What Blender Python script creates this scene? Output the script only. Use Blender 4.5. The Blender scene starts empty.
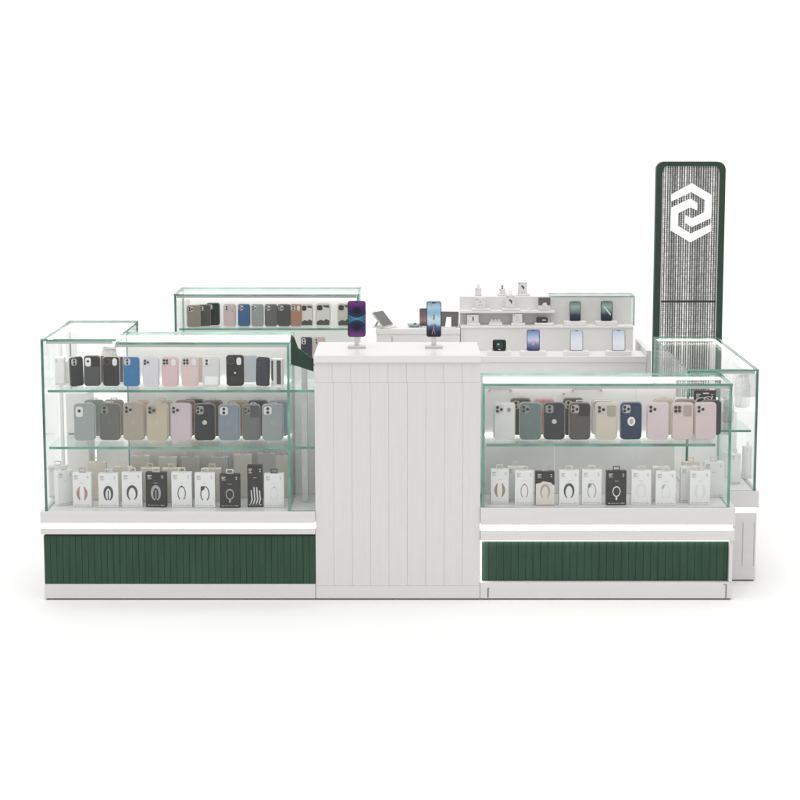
import bpy, bmesh, math, random
from mathutils import Vector, Matrix
R = math.radians
random.seed(7)
SC = bpy.context.scene
COL = SC.collection

# ------------------------------------------------------------ camera, world, lights, exposure
F, PITCH, DIST, CAMH = 2000.0, R(8.53), 8.696, 2.207      # focal length in pixels of an 800 px frame
cam_d = bpy.data.cameras.new("camera"); cam = bpy.data.objects.new("camera", cam_d); COL.objects.link(cam)
cam.location = (0, -DIST, CAMH); cam.rotation_euler = (R(90) - PITCH, 0, 0)
cam_d.sensor_width = 36; cam_d.lens = 36 * F / 800; cam_d.shift_x = -10 / 800
cam_d.clip_start = .1; cam_d.clip_end = 500
SC.camera = cam
world = bpy.data.worlds.new("World"); SC.world = world; world.use_nodes = True
bg = world.node_tree.nodes["Background"]; bg.inputs[0].default_value = (1, 1, 1, 1); bg.inputs[1].default_value = 1.0
ld = bpy.data.lights.new("studio_key", 'SUN'); ld.energy = 1.30; ld.angle = R(60); ld.color = (1, .985, .965)
lo = bpy.data.objects.new("studio_key", ld); COL.objects.link(lo); lo.rotation_euler = (R(10), R(-5), 0)   # soft light from above and in front
SC.view_settings.view_transform = 'Standard'; SC.view_settings.look = 'None'
SC.view_settings.exposure = 0; SC.view_settings.gamma = 1
SC.cycles.max_bounces = 14; SC.cycles.transparent_max_bounces = 40
SC.cycles.diffuse_bounces = 6; SC.cycles.glossy_bounces = 4

# ------------------------------------------------------------ helpers
def lin(c):
    return tuple(((v / 255) / 12.92 if v / 255 <= .04045 else ((v / 255 + .055) / 1.055) ** 2.4) for v in c)
MATS = {}
def new_mat(name):
    m = bpy.data.materials.new(name); m.use_nodes = True
    nt = m.node_tree; return m, nt, nt.nodes, nt.links, nt.nodes["Principled BSDF"]
def paint(name, c, rough=.45, var=.05, scale=(30, 30, 30), bump=0., metal=0., emit=0., spec=.5):
    """principled surface with a slight procedural unevenness; c is the linear base colour"""
    if name in MATS: return MATS[name]
    m, nt, N, L, b = new_mat(name)
    tc = N.new("ShaderNodeTexCoord"); mp = N.new("ShaderNodeMapping"); mp.inputs["Scale"].default_value = scale
    nz = N.new("ShaderNodeTexNoise"); nz.inputs["Scale"].default_value = 1; nz.inputs["Detail"].default_value = 5
    L.new(tc.outputs["Object"], mp.inputs[0]); L.new(mp.outputs[0], nz.inputs[0])
    cr = N.new("ShaderNodeValToRGB")
    cr.color_ramp.elements[0].position = .3; cr.color_ramp.elements[1].position = .7
    cr.color_ramp.elements[0].color = tuple(max(0, v * (1 - var)) for v in c) + (1,)
    cr.color_ramp.elements[1].color = tuple(min(1, v * (1 + var)) for v in c) + (1,)
    L.new(nz.outputs[0], cr.inputs[0]); L.new(cr.outputs[0], b.inputs["Base Color"])
    b.inputs["Roughness"].default_value = rough; b.inputs["Metallic"].default_value = metal
    b.inputs["Specular IOR Level"].default_value = spec
    if bump:
        bp = N.new("ShaderNodeBump"); bp.inputs["Strength"].default_value = bump; bp.inputs["Distance"].default_value = .002
        L.new(nz.outputs[0], bp.inputs["Height"]); L.new(bp.outputs[0], b.inputs["Normal"])
    if emit:
        L.new(cr.outputs[0], b.inputs["Emission Color"]); b.inputs["Emission Strength"].default_value = emit
    MATS[name] = m; return m
def plastic(c, rough=.42):
    """case plastic in an sRGB colour"""
    return paint("case_%d_%d_%d" % tuple(c), tuple(v * .80 for v in lin(c)), rough, .04, (160, 160, 160), .08, spec=.22)
def lamp_mat(name, c, s):
    m, nt, N, L, b = new_mat(name)
    b.inputs["Base Color"].default_value = (.8, .8, .8, 1)
    b.inputs["Emission Color"].default_value = tuple(c) + (1,); b.inputs["Emission Strength"].default_value = s
    MATS[name] = m; return m
def glass_mat(name, tint, refl=.014):
    m, nt, N, L, b = new_mat(name); N.remove(b)
    out = N["Material Output"]
    tr = N.new("ShaderNodeBsdfTransparent"); tr.inputs[0].default_value = tuple(tint) + (1,)
    gl = N.new("ShaderNodeBsdfGlossy"); gl.inputs["Roughness"].default_value = .01; gl.inputs[0].default_value = (.97, 1, .985, 1)
    lw = N.new("ShaderNodeLayerWeight"); lw.inputs[0].default_value = .5
    p = N.new("ShaderNodeMath"); p.operation = 'POWER'; p.inputs[1].default_value = 4.5
    k = N.new("ShaderNodeMath"); k.operation = 'MULTIPLY_ADD'; k.inputs[1].default_value = .55; k.inputs[2].default_value = refl
    mx = N.new("ShaderNodeMixShader")
    tc = N.new("ShaderNodeTexCoord"); nz = N.new("ShaderNodeTexNoise"); nz.inputs["Scale"].default_value = 5; nz.inputs["Detail"].default_value = 6; nz.inputs["Distortion"].default_value = 1.2
    rm = N.new("ShaderNodeMapRange"); rm.inputs[1].default_value = .35; rm.inputs[2].default_value = .75; rm.inputs[3].default_value = .01; rm.inputs[4].default_value = .16
    L.new(tc.outputs["Object"], nz.inputs[0]); L.new(nz.outputs[0], rm.inputs[0]); L.new(rm.outputs[0], gl.inputs["Roughness"])
    L.new(lw.outputs["Facing"], p.inputs[0]); L.new(p.outputs[0], k.inputs[0]); L.new(k.outputs[0], mx.inputs[0])
    L.new(tr.outputs[0], mx.inputs[1]); L.new(gl.outputs[0], mx.inputs[2]); L.new(mx.outputs[0], out.inputs[0])
    MATS[name] = m; return m

WHITE = paint("white_laminate", (.625, .615, .606), .38, .018, (3, 3, 40), .02)
WHITE_G = paint("white_woodgrain", (.615, .609, .600), .42, .016, (95, 95, 3.2), .015)
WHITE_IN = paint("white_cabinet_panel", (.80, .79, .775), .5, .015, (6, 6, 6))
STEP_W = paint("white_display_laminate", (.74, .73, .718), .4, .015, (5, 5, 5))
GREEN = paint("green_slat_paint", (.036, .072, .049), .55, .12, (60, 60, 5), .1, spec=.12)
GREEN_T = paint("green_frame_paint", (.034, .060, .044), .5, .06, (20, 20, 20), spec=.12)
DARK = paint("dark_gap", (.03, .028, .026), .7)
ALU = paint("brushed_aluminium", (.45, .45, .44), .35, .06, (200, 8, 8), 0, .6)
STEEL = paint("satin_silver", (.62, .61, .60), .3, .03, (60, 60, 60), 0, .35)
CREAM = paint("cream_card", (.64, .585, .52), .6, .04)
CARTON = paint("white_carton", (.70, .695, .69), .5, .02, (40, 40, 40))
CARTON_D = paint("charcoal_carton", (.040, .038, .037), .5, .08, spec=.2)
CARTON_B = paint("beige_carton", (.60, .565, .515), .6, .05)
CARTON_G = paint("grey_carton", (.44, .43, .41), .6, .05)
INK = paint("dark_ink", (.06, .058, .056), .5)
INK_L = paint("pale_ink", (.62, .61, .60), .5)
INK_P = paint("rose_ink", (.35, .20, .185), .5)
INK_T = paint("tan_ink", (.30, .22, .16), .5)
INK_G = paint("grey_ink", (.33, .325, .32), .5)
LENS = paint("black_lens", (.02, .02, .022), .12)
LENSP = paint("silver_lens_plate", (.50, .49, .48), .25, .05)
MIRROR = paint("mirror_oval", (.62, .63, .63), .08, .05, (50, 50, 50), 0, .8)
PHONE = paint("phone_black", (.015, .016, .02), .2)
GLASS = glass_mat("clear_glass", (.993, .998, .996))
SHELF = glass_mat("shelf_glass", (.962, .985, .976), .03)
EDGE = paint("green_glass_edge", (.115, .275, .215), .15, .35, (9, 9, 9))
EDGE_D = paint("dark_glass_edge", (.06, .155, .12), .15, .3, (9, 9, 9))
LED = lamp_mat("led_strip", (1, .95, .86), 6.5)
LED_S = lamp_mat("led_strip_soft", (1, .95, .84), 4.5)
LED_SH = lamp_mat("shelf_lamp_strip", (1, .96, .89), 2.2)
MARK = paint("white_sign_face", (.86, .86, .86), .4, .01, emit=.35)

def obj(name, bm, mats, parent=None, loc=None, smooth=False):
    me = bpy.data.meshes.new(name)
    bmesh.ops.recalc_face_normals(bm, faces=bm.faces[:])
    bm.to_mesh(me); bm.free()
    for m in (mats if isinstance(mats, (list, tuple)) else [mats]): me.materials.append(m)
    if smooth:
        for p in me.polygons: p.use_smooth = True
    o = bpy.data.objects.new(name, me); COL.objects.link(o)
    if parent: o.parent = parent
    if loc: o.location = loc
    return o
def thing(name, label, cat, loc=(0, 0, 0), rz=0, group=None, lean=0):
    o = bpy.data.objects.new(name, None); COL.objects.link(o)
    o.empty_display_size = .02
    o.location = loc; o.rotation_euler = (R(lean), 0, R(rz))
    o["label"] = label; o["category"] = cat
    if group: o["group"] = group
    return o
def quad_box(bm, x0, x1, y0, y1, z0, z1, mi=0):
    v = [bm.verts.new(p) for p in ((x0, y0, z0), (x1, y0, z0), (x1, y1, z0), (x0, y1, z0), (x0, y0, z1), (x1, y0, z1), (x1, y1, z1), (x0, y1, z1))]
    fs = []
    for ids in ((0, 3, 2, 1), (4, 5, 6, 7), (0, 1, 5, 4), (1, 2, 6, 5), (2, 3, 7, 6), (3, 0, 4, 7)):
        f = bm.faces.new([v[i] for i in ids]); f.material_index = mi; fs.append(f)
    return v, fs
def box(bm, x0, x1, y0, y1, z0, z1, bev=.0015, mi=0):
    v, fs = quad_box(bm, x0, x1, y0, y1, z0, z1, mi)
    if bev:
        es = list({e for f in fs for e in f.edges})
        r = bmesh.ops.bevel(bm, geom=es, offset=bev, segments=2, affect='EDGES', profile=.5)
        for f in r["faces"]: f.material_index = mi
def boxes(*bs, bev=.0015):
    bm = bmesh.new()
    for b in bs: box(bm, *b, bev=bev)
    return bm
def rr_pts(w, h, r, n=6):
    r = min(r, w / 2 - 1e-5, h / 2 - 1e-5); pts = []
    for cx, cz, a0 in ((w / 2 - r, h / 2 - r, 0), (-w / 2 + r, h / 2 - r, 90), (-w / 2 + r, -h / 2 + r, 180), (w / 2 - r, -h / 2 + r, 270)):
        for i in range(n + 1):
            a = R(a0 + 90 * i / n); pts.append((cx + r * math.cos(a), cz + r * math.sin(a)))
    return pts
def rr_prism(bm, w, h, r, y0, y1, cx=0, cz=0, bev=.0015, mi=0):
    """rounded rectangle standing in the xz plane, front at y0, back at y1, both rims eased"""
    rings = []
    for y, ins in ((y0, bev), (y0 + bev * .3, bev * .3), (y0 + bev, 0), (y1 - bev, 0), (y1, bev)):
        rings.append([bm.verts.new((cx + px, y, cz + pz)) for px, pz in rr_pts(w - 2 * ins, h - 2 * ins, max(r - ins, 1e-4))])
    n = len(rings[0])
    for a, b in zip(rings, rings[1:]):
        for i in range(n):
            bm.faces.new((a[i], a[(i + 1) % n], b[(i + 1) % n], b[i])).material_index = mi
    bm.faces.new(rings[0]).material_index = mi; bm.faces.new(rings[-1][::-1]).material_index = mi
def poly_prism(bm, pts, y0, y1, mi=0):
    a = [bm.verts.new((x, y0, z)) for x, z in pts]; b = [bm.verts.new((x, y1, z)) for x, z in pts]
    n = len(pts)
    for i in range(n): bm.faces.new((a[i], a[(i + 1) % n], b[(i + 1) % n], b[i])).material_index = mi
    bm.faces.new(a).material_index = mi; bm.faces.new(b[::-1]).material_index = mi
def annulus(bm, r0, r1, y0, y1, cx=0, cz=0, n=20, sx=1, sz=1, a0=0, a1=360):
    full = abs(a1 - a0) >= 360; m = n if full else n + 1
    q = []
    for i in range(m):
        a = R(a0 + (a1 - a0) * i / n); c, s = math.cos(a), math.sin(a)
        q.append([bm.verts.new((cx + r * c * sx, y, cz + r * s * sz)) for r, y in ((r0, y0), (r1, y0), (r1, y1), (r0, y1))])
    for i in range(n):
        p, t = q[i], q[(i + 1) % m]
        for k in range(4): bm.faces.new((p[k], t[k], t[(k + 1) % 4], p[(k + 1) % 4]))
    if not full: bm.faces.new(q[0]); bm.faces.new(q[-1])
def disc(bm, r, y0, y1, cx=0, cz=0, n=18, sx=1, sz=1, mi=0):
    pts = [(cx + r * sx * math.cos(2 * math.pi * i / n), cz + r * sz * math.sin(2 * math.pi * i / n)) for i in range(n)]
    poly_prism(bm, pts, y0, y1, mi)
def ribbon(bm, pts, w, y0, y1):
    """flat printed stroke of varying width along pts=(x,z,width factor)"""
    L, Rr = [], []
    for i, p in enumerate(pts):
        a = pts[max(i - 1, 0)]; b = pts[min(i + 1, len(pts) - 1)]
        dx, dz = b[0] - a[0], b[1] - a[1]; d = math.hypot(dx, dz) or 1
        k = w * p[2] / 2; L.append((p[0] - dz / d * k, p[1] + dx / d * k)); Rr.append((p[0] + dz / d * k, p[1] - dx / d * k))
    vL = [[bm.verts.new((x, y, z)) for y in (y0, y1)] for x, z in L]; vR = [[bm.verts.new((x, y, z)) for y in (y0, y1)] for x, z in Rr]
    for i in range(len(pts) - 1):
        bm.faces.new((vL[i][0], vL[i + 1][0], vR[i + 1][0], vR[i][0])); bm.faces.new((vL[i][1], vR[i][1], vR[i + 1][1], vL[i + 1][1]))
        bm.faces.new((vL[i][0], vL[i][1], vL[i + 1][1], vL[i + 1][0])); bm.faces.new((vR[i][0], vR[i + 1][0], vR[i + 1][1], vR[i][1]))
    for k in (0, -1): bm.faces.new((vL[k][0], vR[k][0], vR[k][1], vL[k][1]))
def grooved(bm, x0, x1, z0, z1, y, depth, pitch, gw=.003, gd=.004, off=0.):
    """boarded panel: one sheet whose front is cut by vertical grooves"""
    pts = [(x0, y)]; x = x0 + pitch + off
    while x < x1 - pitch * .3:
        pts += [(x - gw / 2, y), (x - gw * .25, y + gd), (x + gw * .25, y + gd), (x + gw / 2, y)]; x += pitch
    pts.append((x1, y))
    a = [bm.verts.new((px, py, z0)) for px, py in pts]; b = [bm.verts.new((px, py, z1)) for px, py in pts]
    ab = [bm.verts.new((px, y + depth, z0)) for px, py in pts]; bb = [bm.verts.new((px, y + depth, z1)) for px, py in pts]
    for i in range(len(pts) - 1):
        bm.faces.new((a[i], a[i + 1], b[i + 1], b[i])); bm.faces.new((ab[i + 1], ab[i], bb[i], bb[i + 1]))
        bm.faces.new((b[i], b[i + 1], bb[i + 1], bb[i])); bm.faces.new((a[i + 1], a[i], ab[i], ab[i + 1]))
    for k in (0, -1): bm.faces.new((a[k], b[k], bb[k], ab[k]))
def pane(name, x0, x1, y0, y1, z0, z1, parent, mat=None, edge=None):
    """sheet of glass: its two broad faces are clear, its four cut edges are green"""
    bm = bmesh.new(); v, fs = quad_box(bm, x0, x1, y0, y1, z0, z1)
    big = max(f.calc_area() for f in fs)
    for i, f in enumerate(fs):
        f.material_index = 0 if f.calc_area() > big * .98 else 1
        if mat is SHELF and i != 2: f.material_index = 0          # shelves: only the polished front edge shows green
    return obj(name, bm, [mat or GLASS, edge or EDGE], parent)
def mpp(y, z):
    """metres covered by one pixel of an 800 px picture at that depth and height"""
    return ((y + DIST) * math.cos(PITCH) - (z - CAMH) * math.sin(PITCH)) / F
def X(px, y, z): return (px - 410) * mpp(y, z)

# ------------------------------------------------------------ floor
bm = bmesh.new(); bmesh.ops.create_grid(bm, x_segments=4, y_segments=4, size=150)
fl = obj("floor", bm, paint("white_studio_floor", (.78, .78, .78), .6, .004, (2, 2, 2))); fl["kind"] = "structure"

# ------------------------------------------------------------ left corner showcase
T = .010
lc = thing("display_case", "long glass showcase on a white base with dark green slats, wrapping the left corner", "display case", (-1.02, 0, 0), group=None)
lc_off = Vector((-1.02, 0, 0))
def under(root):
    """children are written in world metres; move them into the frame of their thing"""
    for c in root.children: c.location = c.location - root.location
obj("base", boxes((-1.626, -.424, .03, .395, .075, .400), (-1.626, -1.285, .397, .75, .02, .400)), WHITE, lc)
obj("shadow_gap", boxes((-1.622, -.424, .008, .39, 0, .0062), bev=0), DARK, lc)
obj("kick_plate", boxes((-1.630, -.4215, 0, .39, .0065, .0725)), WHITE, lc)
bm = bmesh.new(); grooved(bm, -1.628, -.4225, .0745, .292, .004, .02, .0281, .0026, .0022)
obj("slat_panel", bm, GREEN, lc)
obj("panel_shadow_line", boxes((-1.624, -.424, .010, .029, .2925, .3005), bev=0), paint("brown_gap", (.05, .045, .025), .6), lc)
obj("lower_band", boxes((-1.639, -.4205, -.008, .029, .301, .328)), WHITE, lc)
obj("light_strip", boxes((-1.634, -.418, .003, .0285, .3285, .3505), bev=0), LED, lc)
obj("ledge", boxes((-1.639, -.4205, -.008, .396, .351, .404), (-1.639, -1.283, .3965, .755, .351, .404)), WHITE, lc)
ZL = .404
# front glass section
def led_rail(name, bs, root): obj(name, boxes(*bs, bev=0), LED_SH if name == "shelf_lamp" else LED, root)
obj("back_panel", boxes((-1.292, -.535, .386, .394, ZL + .001, 1.130), (-.533, -.428, .386, .394, ZL + .001, .935)), WHITE_IN, lc)
led_rail("lamp_strip", [(-1.290, -.545, .368, .385, 1.131, 1.143)], lc)
for z in (.684, .938): led_rail("shelf_lamp", [(-1.29, -.545, .373, .3855, z - .006, z + .003)], lc)
obj("lamp_profile", boxes((-1.295, -.542, .012, .024, 1.135, 1.1475), (-1.602, -1.31, .042, .054, 1.147, 1.1615), bev=0), ALU, lc)
pane("front_glass", -1.290, -.541, .003, .011, ZL + .0005, 1.1475, lc, edge=GLASS)
pane("front_glass", -1.605, -1.2905, .003, .011, ZL + .0005, 1.1615, lc, edge=GLASS)
pane("front_glass", -.5285, -.4215, .003, .011, ZL + .0005, .955, lc)
pane("end_glass", -.540, -.529, .002, .385, ZL + .0005, 1.1475, lc)
pane("top_glass", -1.288, -.529, .000, .398, 1.148, 1.158, lc)
for z in (.684, .938):
    pane("glass_shelf", -1.598, -.5405, .030, .372, z - .0065, z + .005, lc, SHELF)
    pane("glass_shelf", -.5285, -.4225, .035, .372, z - .0065, z + .005, lc, SHELF)
obj("shelf_post", boxes((-.488, -.462, .20, .226, ZL + .001, 1.08)), paint("grey_post", (.56, .555, .545), .4), lc)
bm = bmesh.new(); poly_prism(bm, [(-.524, 1.186), (-.509, 1.176), (-.492, 1.128), (-.425, 1.080), (-.425, 1.025), (-.524, 1.058)], .03, .046)
obj("corner_bracket", bm, GREEN_T, lc)
# left wing above the base
pane("side_glass", -1.618, -1.6065, .002, .742, ZL + .0005, 1.1615, lc, edge=EDGE_D)
pane("wing_top_glass", -1.618, -1.2895, .000, .744, 1.162, 1.172, lc)
pane("wing_back_glass", -1.606, -1.300, .733, .742, ZL + .0005, 1.1615, lc)
pane("wing_inner_glass", -1.299, -1.2895, .399, .742, ZL + .0005, 1.1615, lc)
obj("wing_post", boxes((-1.604, -1.582, .700, .730, ZL + .001, 1.150), (-1.604, -1.590, .36, .38, ZL + .001, 1.14)), WHITE_IN, lc)
led_rail("wing_lamp_strip", [(-1.605, -1.597, .06, .72, 1.150, 1.160), (-1.59, -1.305, .720, .730, 1.150, 1.160), (-1.590, -1.31, .056, .062, 1.153, 1.160)], lc)
obj("wing_cabinet", boxes((-1.60, -1.50, .50, .69, ZL + .001, .86), (-1.47, -1.31, .55, .70, ZL + .001, .60)), WHITE_IN, lc)
under(lc)

# ------------------------------------------------------------ white counter
ct = thing("counter", "tall white boarded counter with a flat top between the two glass showcases", "counter", (-.055, .25, 0))
obj("shadow_gap", boxes((-.415, .306, .006, .48, 0, .0062), bev=0), DARK, ct)
obj("kick_plate", boxes((-.4195, .311, 0, .49, .0065, .064)), WHITE, ct)
obj("body", boxes((-.419, .3105, .02, .49, .0645, 1.066)), WHITE, ct)
bm = bmesh.new(); grooved(bm, -.4195, .311, .0648, .9803, .002, .0175, .0816, .0018, .0016); obj("plank_panel", bm, WHITE_G, ct)
bm = bmesh.new(); grooved(bm, -.4195, .311, .9808, 1.0662, .0021, .017, .0816, .0018, .0016, -.004); obj("plank_panel", bm, WHITE_G, ct)
obj("countertop", boxes((-.4225, .3105, -.006, .492, 1.0675, 1.100), bev=.002), paint("white_gloss_top", (.67, .662, .652), .25, .01), ct)  # top paler than the body: brightness of overhead light put into its colour
under(ct)

# ------------------------------------------------------------ right front showcase
rc = thing("display_case", "low glass showcase with deep white ledge and green slats, right of the white counter", "display case", (.875, 0, 0))
obj("base", boxes((.3135, 1.434, .034, .335, .082, .417)), WHITE, rc)
obj("shadow_gap", boxes((.318, 1.43, .008, .33, 0, .0062), bev=0), DARK, rc)
obj("kick_plate", boxes((.3125, 1.436, 0, .333, .0065, .0805)), WHITE, rc)
bm = bmesh.new(); grooved(bm, .3195, 1.4195, .0835, .2625, .026, .0075, .0328, .0026, .0022); obj("slat_panel", bm, GREEN, rc)
obj("end_post", boxes((1.4205, 1.4355, .001, .033, .0815, .2705)), WHITE, rc)
obj("panel_lamp", boxes((.3135, .3190, .008, .033, .0815, .2695), (.3205, 1.419, .012, .033, .2655, .2697), bev=0), LED_S, rc)
obj("lower_band", boxes((.3125, 1.441, -.008, .033, .2715, .319)), WHITE, rc)
obj("light_strip", boxes((.312, 1.432, .003, .0335, .3195, .3415), bev=0), LED, rc)
obj("ledge", boxes((.3125, 1.4425, -.008, .336, .342, .421)), WHITE, rc)
ZR = .421
for q in (((.345, .351, -.0015, .0045, .012, .052), (.345, .354, -.0015, .0045, .052, .055)), ((1.407, 1.412, -.0015, .0045, .010, .070), (1.398, 1.412, -.0015, .0045, .070, .073))):
    obj("kick_slot", boxes(*q, bev=0), paint("slot_grey", (.17, .17, .165), .5), rc)
obj("back_panel", boxes((.322, .660, .315, .322, ZR + .001, .946), (.662, 1.03, .315, .322, ZR + .001, .946), (1.032, 1.21, .315, .322, ZR + .001, .946)), WHITE_IN, rc)
for x0, x1 in ((.36, .46), (.74, .87)): obj("door_rail", boxes((x0, x1, .306, .310, .905, .910), bev=0), ALU, rc)
for x in (.36, .46, .70, .74, .87):
    bm = bmesh.new(); disc(bm, .005, .304, .3145, x, .9 if x != .70 else .885); obj("door_knob", bm, ALU, rc)
led_rail("lamp_strip", [(.332, 1.405, .300, .313, .949, .961)], rc)
led_rail("shelf_lamp", [(.338, 1.205, .305, .3145, .692, .701)], rc)
obj("lamp_profile", boxes((.332, 1.405, .012, .023, .951, .9645), bev=0), ALU, rc)
pane("front_glass", .3295, 1.4055, .003, .011, ZR + .0005, .9645, rc)
pane("end_glass", .318, .329, .002, .334, ZR + .0005, .9645, rc)
pane("end_glass", 1.406, 1.4165, .002, .334, ZR + .0005, .9645, rc)
pane("top_glass", .318, 1.418, .000, .345, .965, .9755, rc)
pane("glass_shelf", .338, 1.352, .03, .304, .690, .703, rc, SHELF)
under(rc)

# ------------------------------------------------------------ right wing showcase
WY = .35
rw = thing("display_case", "narrow glass showcase on a plain white base, running back to the sign tower", "display case", (1.43, WY, 0))
obj("base", boxes((1.275, 1.600, WY + .004, 1.64, .0065, .3235)), WHITE, rw)
obj("shadow_gap", boxes((1.28, 1.594, WY + .012, 1.63, 0, .006), bev=0), DARK, rw)
obj("base_groove", boxes((1.5375, 1.540, WY + .0025, WY + .0065, .07, .275), (1.590, 1.5920, WY + .0025, WY + .0065, .07, .275), bev=0), paint("groove_grey", (.36, .355, .35), .6), rw)
obj("light_strip", boxes((1.276, 1.598, WY + .010, 1.63, .324, .3485), bev=0), LED, rw)
obj("ledge", boxes((1.27, 1.607, WY - .004, 1.645, .349, .425)), WHITE, rw)
ZW = .425
pane("front_glass", 1.279, 1.582, WY + .012, WY + .020, ZW + .0005, .9805, rw)
pane("side_glass", 1.5825, 1.5935, WY + .010, 1.632, ZW + .0005, .9805, rw, edge=EDGE_D)
pane("side_glass", 1.267, 1.278, WY + .010, 1.632, ZW + .0005, .9805, rw)
pane("back_glass", 1.279, 1.582, 1.622, 1.632, ZW + .0005, .9805, rw)
pane("top_glass", 1.267, 1.5945, WY + .008, 1.634, .981, .991, rw)
led_rail("lamp_strip", [(1.574, 1.5815, WY + .03, 1.60, .970, .9795), (1.281, 1.580, 1.612, 1.621, .970, .9795)], rw)
obj("lamp_profile", boxes((1.28, 1.58, WY + .021, WY + .032, .968, .980), bev=0), ALU, rw)
for y in (1.2, 1.575): obj("corner_post", boxes((1.556, 1.580, y, y + .025, ZW + .001, .964)), WHITE_IN, rw)
obj("inner_step", boxes((1.30, 1.56, .72, 1.18, ZW + .001, .74)), WHITE_IN, rw)
pane("glass_shelf", 1.30, 1.572, WY + .05, .71, .693, .703, rw, SHELF)
under(rw)

# ------------------------------------------------------------ sign tower
TY = 1.66
tw = thing("sign_tower", "tall dark green sign tower with beaded silver face and white hexagon emblem", "sign", (1.445, TY + .04, 0))
TX, TW_, TZ = 1.4475, .356, 1.893
def rr_top(w, z0, z1, r, cx, n=8):
    p = [(cx - w / 2, z0), (cx + w / 2, z0)]
    for sx, a0 in ((1, 0), (-1, 90)):
        for i in range(n + 1):
            a = R(a0 + 90 * i / n); p.append((cx + sx * (w / 2 - r) + r * math.cos(a), z1 - r + r * math.sin(a)))
    return p
bm = bmesh.new(); poly_prism(bm, rr_top(TW_, 0, TZ, .042, TX), TY + .022, TY + .055); obj("tower_body", bm, GREEN_T, tw)
bm = bmesh.new()                                         # raised rim round the face
po, pi_ = rr_top(TW_, 0, TZ, .042, TX), rr_top(TW_ - .062, .03, TZ - .022, .026, TX)
vo = [[bm.verts.new((x, y, z)) for y in (TY, TY + .0215)] for x, z in po]; vi = [[bm.verts.new((x, y, z)) for y in (TY, TY + .0215)] for x, z in pi_]
n = len(po)
for i in range(n):
    j = (i + 1) % n
    bm.faces.new((vo[i][0], vo[j][0], vi[j][0], vi[i][0])); bm.faces.new((vo[i][1], vi[i][1], vi[j][1], vo[j][1]))
    bm.faces.new((vo[i][0], vo[i][1], vo[j][1], vo[j][0])); bm.faces.new((vi[i][0], vi[j][0], vi[j][1], vi[i][1]))
obj("frame", bm, GREEN_T, tw)
def bead_mat():
    m, nt, N, L, b = new_mat("silver_bead_mesh")
    tc = N.new("ShaderNodeTexCoord"); sp = N.new("ShaderNodeSeparateXYZ"); L.new(tc.outputs["Object"], sp.inputs[0])
    def mth(op, a, b_=None, c=None):
        n_ = N.new("ShaderNodeMath"); n_.operation = op
        for i, v in enumerate((a, b_, c)):
            if v is None: continue
            if isinstance(v, (int, float)): n_.inputs[i].default_value = v
            else: L.new(v, n_.inputs[i])
        return n_.outputs[0]
    u = mth('DIVIDE', sp.outputs[0], .0122); v = mth('DIVIDE', sp.outputs[2], .0104)
    iu, iv = mth('FLOOR', u), mth('FLOOR', v)
    fu = mth('SUBTRACT', mth('FRACT', u), .5); fv = mth('SUBTRACT', mth('FRACT', v), .5)
    d = mth('SQRT', mth('ADD', mth('MULTIPLY', mth('MULTIPLY', fu, fu), 1.7), mth('MULTIPLY', mth('MULTIPLY', fv, fv), .62)))
    bead = mth('SUBTRACT', 1, mth('SMOOTH_MIN', mth('MULTIPLY', d, 1.95), 1, .1))
    wc = N.new("ShaderNodeTexWhiteNoise"); wc.noise_dimensions = '1D'; L.new(iu, wc.inputs["W"])
    cv = N.new("ShaderNodeCombineXYZ"); L.new(iu, cv.inputs[0]); L.new(iv, cv.inputs[1])
    w2 = N.new("ShaderNodeTexWhiteNoise"); w2.noise_dimensions = '2D'; L.new(cv.outputs[0], w2.inputs["Vector"])
    amp = mth('MULTIPLY', mth('MULTIPLY_ADD', wc.outputs["Value"], .48, .26), mth('MULTIPLY_ADD', w2.outputs["Value"], .6, .85))
    val = mth('MULTIPLY_ADD', mth('MINIMUM', mth('MULTIPLY', bead, 2.6), 1), amp, .030)
    mn = mth('MINIMUM', val, .88)
    cc = N.new("ShaderNodeCombineColor"); L.new(mn, cc.inputs[0]); L.new(mn, cc.inputs[1]); L.new(mth('MULTIPLY', mn, .97), cc.inputs[2])
    L.new(cc.outputs[0], b.inputs["Base Color"]); b.inputs["Roughness"].default_value = .3
    bp = N.new("ShaderNodeBump"); bp.inputs["Strength"].default_value = .4; bp.inputs["Distance"].default_value = .003
    L.new(bead, bp.inputs["Height"]); L.new(bp.outputs[0], b.inputs["Normal"])
    return m
BEAD = bead_mat()
bm = bmesh.new(); poly_prism(bm, rr_top(TW_ - .0635, 1.176, TZ - .0228, .0255, TX), TY + .010, TY + .020); obj("beaded_screen", bm, BEAD, tw)
obj("beaded_screen", boxes((TX - TW_ / 2 + .0318, TX + TW_ / 2 - .0318, TY + .0105, TY + .020, .031, 1.166), bev=0), BEAD, tw)
obj("trim_strip", boxes((TX - TW_ / 2 + .0312, TX - TW_ / 2 + .0352, TY + .004, TY + .0098, .031, TZ - .055), bev=0), STEEL, tw)
obj("trim_strip", boxes((TX + TW_ / 2 - .0352, TX + TW_ / 2 - .0312, TY + .004, TY + .0098, .031, TZ - .055), bev=0), STEEL, tw)
obj("screen_joint", boxes((TX - TW_ / 2 + .0318, TX + TW_ / 2 - .0318, TY + .008, TY + .0205, 1.1665, 1.1755), bev=0), DARK, tw)
A = [(72, 205), (302, 80), (527, 212), (524, 462), (312, 562), (232, 515), (235, 432), (312, 470), (447, 400), (450, 265), (298, 175), (75, 280)]
B = [(600 - x, 812 - y) for x, y in A]
k = mpp(TY, 1.62) / 11.11
EX, EZ = X(691.2, TY, 1.62), 1.631
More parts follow.
